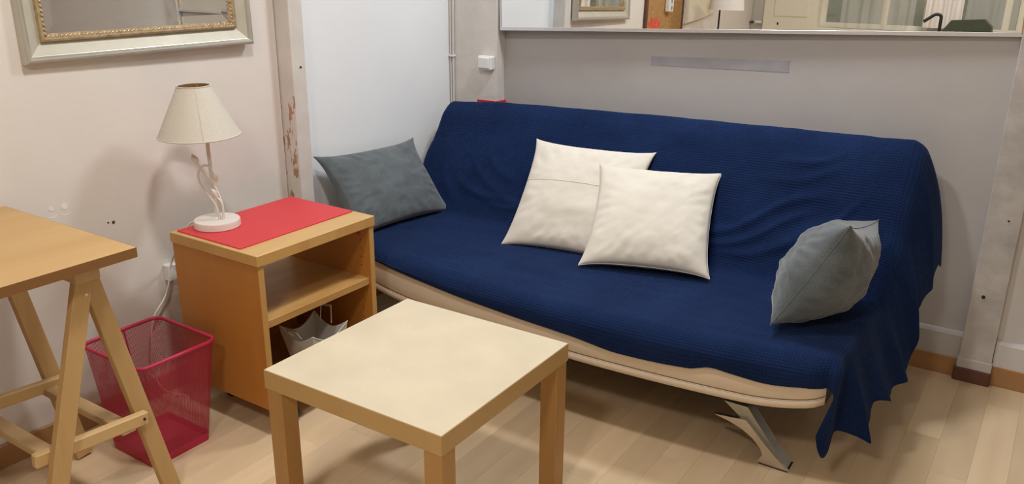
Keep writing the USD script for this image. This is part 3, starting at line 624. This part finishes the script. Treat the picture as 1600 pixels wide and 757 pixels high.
part('seam_strip', tube([(-2.268+.047*(1-t), 1.30, .02+t*.31) for t in np.linspace(0, 1, 6)], .0022, 6), 'bin_red', wbn)

# ------------------------------------------------------------------ desk on trestles
dx0, dx1, dy0, dy1 = -2.374, -1.776, -.35, 1.079
dk = thing('desk_top', 'plain veneered desk board lying on trestles along the left wall', 'table', ((dx0+dx1)/2, .36, .735))
part('board', box(dx0, dx1, dy0, dy1, .735, .7602, .001), 'desk_top', dk)
part('edge_strip', box(dx1-.0002, dx1+.0008, dy0+.001, dy1-.001, .736, .7595, 0), 'desk_edge', dk)
part('edge_strip', box(dx0+.001, dx1-.001, dy1-.0002, dy1+.0008, .736, .7595, 0), 'desk_edge', dk)
def trestle(yo, label):
    th = thing('trestle', label, 'trestle', (-2.04, .966+yo, 0), 'trestles under the desk')
    part('top_beam', bar((-2.29, .966+yo, .7195), (-1.80, .966+yo, .7195), .06, .031, (0, 0, 1)), 'pine_x', th)
    for xa in (-1.836, -2.25):
        sx = 1 if xa > -2 else -1
        for y0_, y1_, o in (((1.004, 1.148, -.046) if sx > 0 else (.985, 1.108, 0.0)), (.972, .772, .0)):
            lgm = bar((xa+o, y0_+yo, .715), (xa+o, y1_+yo, .006), .023, .046, (0, 1, .25))
            v = lgm.vertices.copy(); v[:, 2] = np.clip(v[:, 2], 0, .704 if y1_ > 1 else .7045); lgm = trimesh.Trimesh(v, lgm.faces)
            l_ = part('leg', lgm, 'pine', th)
            if xa > -2 and y1_ < 1:
                d = trimesh.creation.cylinder(.004, .002, sections=12); d.apply_transform(trimesh.transformations.rotation_matrix(math.pi/2, [0, 1, 0])); d.apply_translation([xa+.012, .968+yo, .665]); part('screw', d, 'steel', l_)
        # short bar joining the two legs, its ends rounded
        xb = xa - sx*.024
        b_ = part('end_bar', bar((xb, .800+yo, .292), (xb, 1.092+yo, .272), .022, .036, (0, 0, 1), .004), 'pine_y', th)
        d = trimesh.creation.cylinder(.0035, .004, sections=10); d.apply_transform(trimesh.transformations.rotation_matrix(math.pi/2, [0, 1, 0])); d.apply_translation([xb+sx*.012, 1.078+yo, .274]); part('screw', d, 'dark_gap', b_)
    part('rail', bar((-2.245, 1.035+yo, .262), (-1.85, 1.035+yo, .262), .040, .020, (0, 0, 1), .003), 'pine_x', th)
    part('rail', bar((-2.245, .852+yo, .272), (-1.85, .852+yo, .272), .040, .020, (0, 0, 1), .003), 'pine_x', th)
trestle(0, 'pine trestle under the near end of the desk, beside the red bin')
trestle(-1.15, 'second pine trestle under the far end of the desk, farther from the red bin')

# ------------------------------------------------------------------ framed mirror on the left wall
def plane_basis(n, up=(0, 0, 1)):
    n = np.array(n, float); n /= np.linalg.norm(n); u = np.cross(up, n); u /= np.linalg.norm(u); return u, np.cross(n, u), n
mp0 = np.array([-2.352, 1.577, 1.128]); mu, mv, mn = plane_basis((1, -.02, .023))
fm = thing('framed_mirror', 'large silver framed mirror with a gilt beaded inner edge above the desk', 'mirror', tuple(mp0))
W2, Hm = .380, .98
def mpt(a, b, d): return mp0 + mu*a + mv*b + mn*d    # a across (towards the sofa), b up, d out
def rails(offs, closed_profile, name, m, smooth=25):
    """four mitred rails: profile is a list of (inset from the outer edge, height off the wall)"""
    corners = [(-1, 0), (1, 0), (1, 1), (-1, 1)]
    def cpt(k, i, d):
        sx, sy = corners[k]; a = sx*(W2-i); b = i if sy == 0 else Hm-i
        return mpt(a, b, d)
    for k in range(4):
        j = (k+1) % 4
        A = np.array([cpt(k, i, d) for i, d in closed_profile]); B = np.array([cpt(j, i, d) for i, d in closed_profile])
        P = np.stack([A, B]); P = np.concatenate([P, P[:, :1]], 1)
        part(name, grid(P), m, fm, smooth=smooth)
rails(0, [(0, -.034), (0, -.012), (.002, -.004), (.006, 0), (.011, .001), (.016, -.003), (.019, -.008), (.021, -.009), (.021, -.034)], 'outer_moulding', 'silver')
rails(0, [(.021, -.034), (.021, -.009), (.026, -.012), (.050, -.022), (.056, -.024), (.056, -.034)], 'frame_panel', 'frame_panel')
rails(0, [(.056, -.034), (.056, -.018), (.058, -.012), (.063, -.010), (.066, -.014), (.078, -.024), (.078, -.034)], 'gilt_edge', 'gold')
beads = []
def beadline(p, q):
    L = np.linalg.norm(q-p); n = int(L/.0125)
    for i in range(n):
        c = p+(q-p)*(i+.5)/n; e = trimesh.creation.icosphere(1, 1.0); d = (q-p)/L; sd = np.cross(mn, d)
        dd = (d+sd*.9); dd /= np.linalg.norm(dd); ss = np.cross(mn, dd)
        R = np.stack([dd*.0072, ss*.0030, mn*.0032], 1); beads.append(trimesh.Trimesh(e.vertices @ R.T + c, e.faces, process=False))
cc = [mpt(-(W2-.0705), .0705, -.0165), mpt(W2-.0705, .0705, -.0165), mpt(W2-.0705, Hm-.0705, -.0165), mpt(-(W2-.0705), Hm-.0705, -.0165)]
for k in range(4):
    beads.clear(); beadline(cc[k], cc[(k+1) % 4]); part('carved_beading', cat(*beads), 'gold', fm, smooth=60, kind='stuff', label='carved gilt rope beading')
gi, bev = .076, .026
gl = [(-(W2-gi), gi), (W2-gi, gi), (W2-gi, Hm-gi), (-(W2-gi), Hm-gi)]; gi2 = [(a-np.sign(a)*bev, b+(bev if b < .5 else -bev)) for a, b in gl]
fld = grid(np.array([[mpt(gi2[0][0], gi2[0][1], -.026), mpt(gi2[3][0], gi2[3][1], -.026)], [mpt(gi2[1][0], gi2[1][1], -.026), mpt(gi2[2][0], gi2[2][1], -.026)]]))
gp = part('mirror_pane', fld, 'mirror', fm)
for k in range(4):
    j = (k+1) % 4
    q4 = np.array([[mpt(*gl[k], -.0252), mpt(*gi2[k], -.026)], [mpt(*gl[j], -.0252), mpt(*gi2[j], -.026)]]); part('bevel', grid(q4), 'mirror', gp)
bkp = [mpt(-(W2-.03), .03, -.0345), mpt(W2-.03, .03, -.0345), mpt(W2-.03, Hm-.03, -.0345), mpt(-(W2-.03), Hm-.03, -.0345)]
part('backing', grid(np.array([[bkp[0], bkp[3]], [bkp[1], bkp[2]]])), 'dark_gap', fm)

# ------------------------------------------------------------------ long mirror on the back wall
bn = np.array([.01813, -1, .02272]); bn /= np.linalg.norm(bn)      # hangs very slightly out of plumb and level
BL, BR = np.array([-2.1243, 3.1107, 1.119]), np.array([-0.1656, 3.148, 1.1977])     # its two lower corners
bu = (BR-BL)/np.linalg.norm(BR-BL); bv = np.cross(bu, bn)*-1
if bv[2] < 0: bv = -bv
LW = np.linalg.norm(BR-BL); LH = .75
def bpt(a, b, d): return BL + bu*a + bv*b + bn*d
lm = thing('wall_mirror', 'long plain mirror with thin aluminium edge on the wall above the sofa', 'mirror', tuple(BL))
part('mirror_pane', grid(np.array([[bpt(.004, .004, -.0005), bpt(.004, LH, -.0005)], [bpt(LW-.004, .004, -.0005), bpt(LW-.004, LH, -.0005)]])), 'mirror', lm)
def obox(a0, a1, b0_, b1_, d0, d1, c=.001):
    b = box(a0, a1, b0_, b1_, d0, d1, c); v = b.vertices; return trimesh.Trimesh(BL + v[:, :1]*bu + v[:, 1:2]*bv + v[:, 2:3]*bn, b.faces)
part('backing', obox(.003, LW-.003, .003, LH-.003, -.018, -.001), 'alu', lm)
part('edge_strip', obox(0, LW, -.008, .006, -.019, .004), 'alu', lm, label='thin grey bottom edge')
part('edge_strip', obox(0, LW, LH-.006, LH, -.019, .004), 'alu', lm)
part('edge_strip', obox(-.001, .005, 0, LH, -.019, .004), 'alu', lm)
part('edge_strip', obox(LW-.005, LW+.001, 0, LH, -.019, .004), 'skirting', lm)

# ------------------------------------------------------------------ small things on the walls
sw = thing('light_switch', 'square white surface-mounted rocker switch on the corner pier', 'switch', (-2.175, 3.098, .945))
part('housing', box(-2.217, -2.142, 3.064, 3.0985, .940, 1.002, .006), 'white_plastic', sw)
part('rocker', box(-2.209, -2.152, 3.058, 3.066, .948, .996, .004), 'white_plastic', sw)
cd = thing('corner_cable', 'thin grey-white cable clipped down the corner beside the switch', 'cable', (-2.37, 3.085, .3))
part('cable', tube([(-2.366+.002*math.sin(z*5), 3.090, z) for z in np.linspace(.2, 2.49, 40)], .0045, 8), 'post_white', cd, smooth=True)
part('cable', tube([(-2.380+.001*math.sin(z*4), 3.088, z) for z in np.linspace(.2, 2.49, 40)], .0035, 8), 'post_white', cd, smooth=True)
part('clip', box(-2.388, -2.360, 3.080, 3.0985, .984, .992, .001), 'white_plastic', cd)
# red strip round the pier
rs = cat(box(-2.238, -2.130, 3.093, 3.099, .74, .803, .001), box(-2.1365, -2.130, 3.093, WB, .74, .803, .001))
single('red_strip', rs, 'red_plastic', 'bright red strip wrapped round the pier just above the sofa back', 'strip')
tp = [(-1.431, 1.043), (-.879, 1.064), (-.884, 1.054), (-.881, 1.022), (-1.431, 1.008)]
single('tape', prism(tp, 'y', WB-.0012, WB), 'grey_tape', 'strip of grey-lilac tape stuck to the wall under the long mirror', 'tape')

# ------------------------------------------------------------------ what the long mirror shows: things on the left wall and the kitchen side
cbd = thing('cork_board', 'brown cork board with a red flower print and a hanging power strip', 'board', (WL, .55, .98))
part('panel', box(WL, WL+.014, .235, .895, .98, 1.58, .001), 'cork', cbd)
part('frame_strip', box(WL, WL+.02, .885, .915, .97, 1.59, .002), 'hole_brown', cbd); part('frame_strip', box(WL, WL+.02, .222, .245, .97, 1.59, .002), 'hole_brown', cbd)
for k_, (a, L) in enumerate([(25, .13), (58, .115), (90, .10), (122, .115), (155, .13)]):
    a = math.radians(a); ts = np.linspace(0, 1, 12); w_ = .024*np.sin(math.pi*ts**.75)
    top = [(.755+L*t*math.cos(a)-w*math.sin(a), 1.065+L*.75*t*math.sin(a)+w*math.cos(a)) for t, w in zip(ts, w_)]
    bot = [(.755+L*t*math.cos(a)+w*math.sin(a), 1.065+L*.75*t*math.sin(a)-w*math.cos(a)) for t, w in list(zip(ts, w_))[-2:0:-1]]
    part('printed_petal', prism(top+bot, 'x', WL+.013, WL+.0146+.0005*k_), 'petal_red', cbd, label='red printed petal')
ps = thing('power_strip', 'white power strip hanging on the cork board, seen in the long mirror', 'power strip', (WL+.014, .545, 1.17))
part('housing', box(WL+.015, WL+.05, .505, .585, 1.172, 1.50, .006), 'white_plastic', ps)
for z in (1.20, 1.245, 1.29, 1.335, 1.38):
    d = trimesh.creation.cylinder(.016, .002, sections=16); d.apply_transform(trimesh.transformations.rotation_matrix(math.pi/2, [0, 1, 0])); d.apply_translation([WL+.0505, .545, z]); part('outlet', d, 'grey_tape', ps)
pt = thing('painting', 'unframed pale abstract canvas beside the cork board, seen in the long mirror', 'painting', (WL, -.1, 1.09))
part('canvas', prism([(.215, 1.088), (.21, 1.75), (-.47, 1.80), (-.47, 1.175), (-.2, 1.13)], 'x', WL, WL+.035), 'canvas', pt)
tl = thing('stem_lamp', 'black stemmed lamp with pinkish white shade standing on the desk', 'lamp', (-2.11, .18, .7605))
part('base', lathe([(0, 0), (.075, 0), (.075, .012), (.01, .018), (0, .018)], 32, (-2.11, .18, .7605)), 'black', tl, smooth=35)
part('stem', tube([(-2.115, .18, .77), (-2.115, .18, 1.22)], .006, 10), 'black', tl, smooth=40)
part('shade', lathe([(.125, 1.196), (.10, 1.42), (.099, 1.42), (.124, 1.196), (.125, 1.196)], 40, (-2.07, .18, 0)), 'curtain', tl, smooth=30)
cp = thing('cupboard', 'shallow cream wall cupboard with a keyhole in its panelled door', 'cupboard', (-2.03, -1.56, 0))
part('carcass', box(-2.27, -1.80, WF, -1.515, 0, 2.0, .004), 'cream_paint', cp)
dr = part('door', box(-2.262, -1.808, -1.516, -1.498, .05, 1.99, .004), 'cream_paint', cp)
part('panel_moulding', box(-2.17, -1.877, -1.499, -1.492, 1.14, 1.85, .003), 'cream_paint', dr)
part('keyhole', box(-2.134, -2.122, -1.4985, -1.4965, 1.066, 1.088, 0), 'dark_gap', dr)
hk = thing('wall_hook', 'small white hook bracket beside the cream cupboard', 'hook', (-2.33, WF, 1.07)); part('bracket', box(-2.335, -2.272, WF, WF+.09, 1.072, 1.094, .003), 'white_plastic', hk)
part('hook', box(-2.385, -2.370, WF, WF+.08, 1.068, 1.088, .003), 'hole_brown', hk)
ck = thing('kitchen_counter', 'white kitchen counter under the window', 'counter', (-.5, -1.3, 0))
part('carcass', box(-1.60, 1.2, WF, -.98, .08, .90, .002), 'white_plastic', ck); part('worktop', box(-1.62, 1.22, WF, -.95, .90, .935, .003), 'desk_top', ck)
tap = thing('tap', 'dark swan-neck kitchen tap at the sink', 'tap', (-.79, -1.15, .935))
part('spout', tube(np.vstack([[(-.80, -1.15, .935), (-.80, -1.15, 1.17)], spline([(-.80, -1.15, 1.185), (-.806, -1.147, 1.202), (-.822, -1.145, 1.210), (-.85, -1.14, 1.205)], 10), [(-.918, -1.13, 1.152)]]), .012, 12), 'black', tap, smooth=40)
part('base', lathe([(0, 0), (.028, 0), (.028, .03), (.014, .04), (0, .04)], 24, (-.80, -1.15, .935)), 'black', tap, smooth=35)
ob = thing('bread_bin', 'dark olive bin with chamfered lid standing by the tap', 'bin', (-.61, -1.15, .935))
part('body', prism([(-.765, .936), (-.445, .936), (-.44, 1.10), (-.775, 1.085)], 'y', -1.28, -1.05), 'olive', ob)
part('lid', prism([(-.775, 1.087), (-.72, 1.172), (-.50, 1.188), (-.442, 1.135), (-.44, 1.102)], 'y', -1.275, -1.055), 'olive', ob)
def drape(x0, x1, y, z0, z1, folds, amp, seed):
    xx = np.linspace(x0, x1, 120); zz_ = np.linspace(z0, z1, 14); r = np.random.default_rng(seed); ph = r.uniform(0, 6)
    return grid(np.array([[(x, y+amp*math.sin(2*math.pi*folds*(x-x0)/(x1-x0)+ph+.5*math.sin(x*40)), z) for z in zz_] for x in xx]))
single('sheer_curtain', drape(-1.60, -1.03, WF+.12, 1.068, 2.2, 6, .014, 1), 'sheer', 'sheer white curtain over the middle of the kitchen window', 'curtain', smooth=True)
single('curtain', drape(-.95, -.68, WF+.135, 1.10, 2.2, 4, .014, 2), 'curtain', 'opaque white curtain hanging beside the tap', 'curtain', smooth=True)
single('sheer_curtain', drape(-.66, -.30, WF+.12, 1.068, 2.2, 3, .014, 3), 'sheer', 'sheer white curtain behind the olive bin', 'curtain', smooth=True)
rod = thing('curtain_rod', 'slim white curtain rod above the kitchen window', 'rod', (-1, WF+.125, 2.2)); part('rod', tube([(-1.85, WF+.125, 2.205), (-.2, WF+.125, 2.205)], .008, 10), 'white_plastic', rod, smooth=40)
for x in (-1.84, -.21): part('bracket', box(x-.01, x+.01, WF, WF+.13, 2.195, 2.215, .002), 'white_plastic', rod)
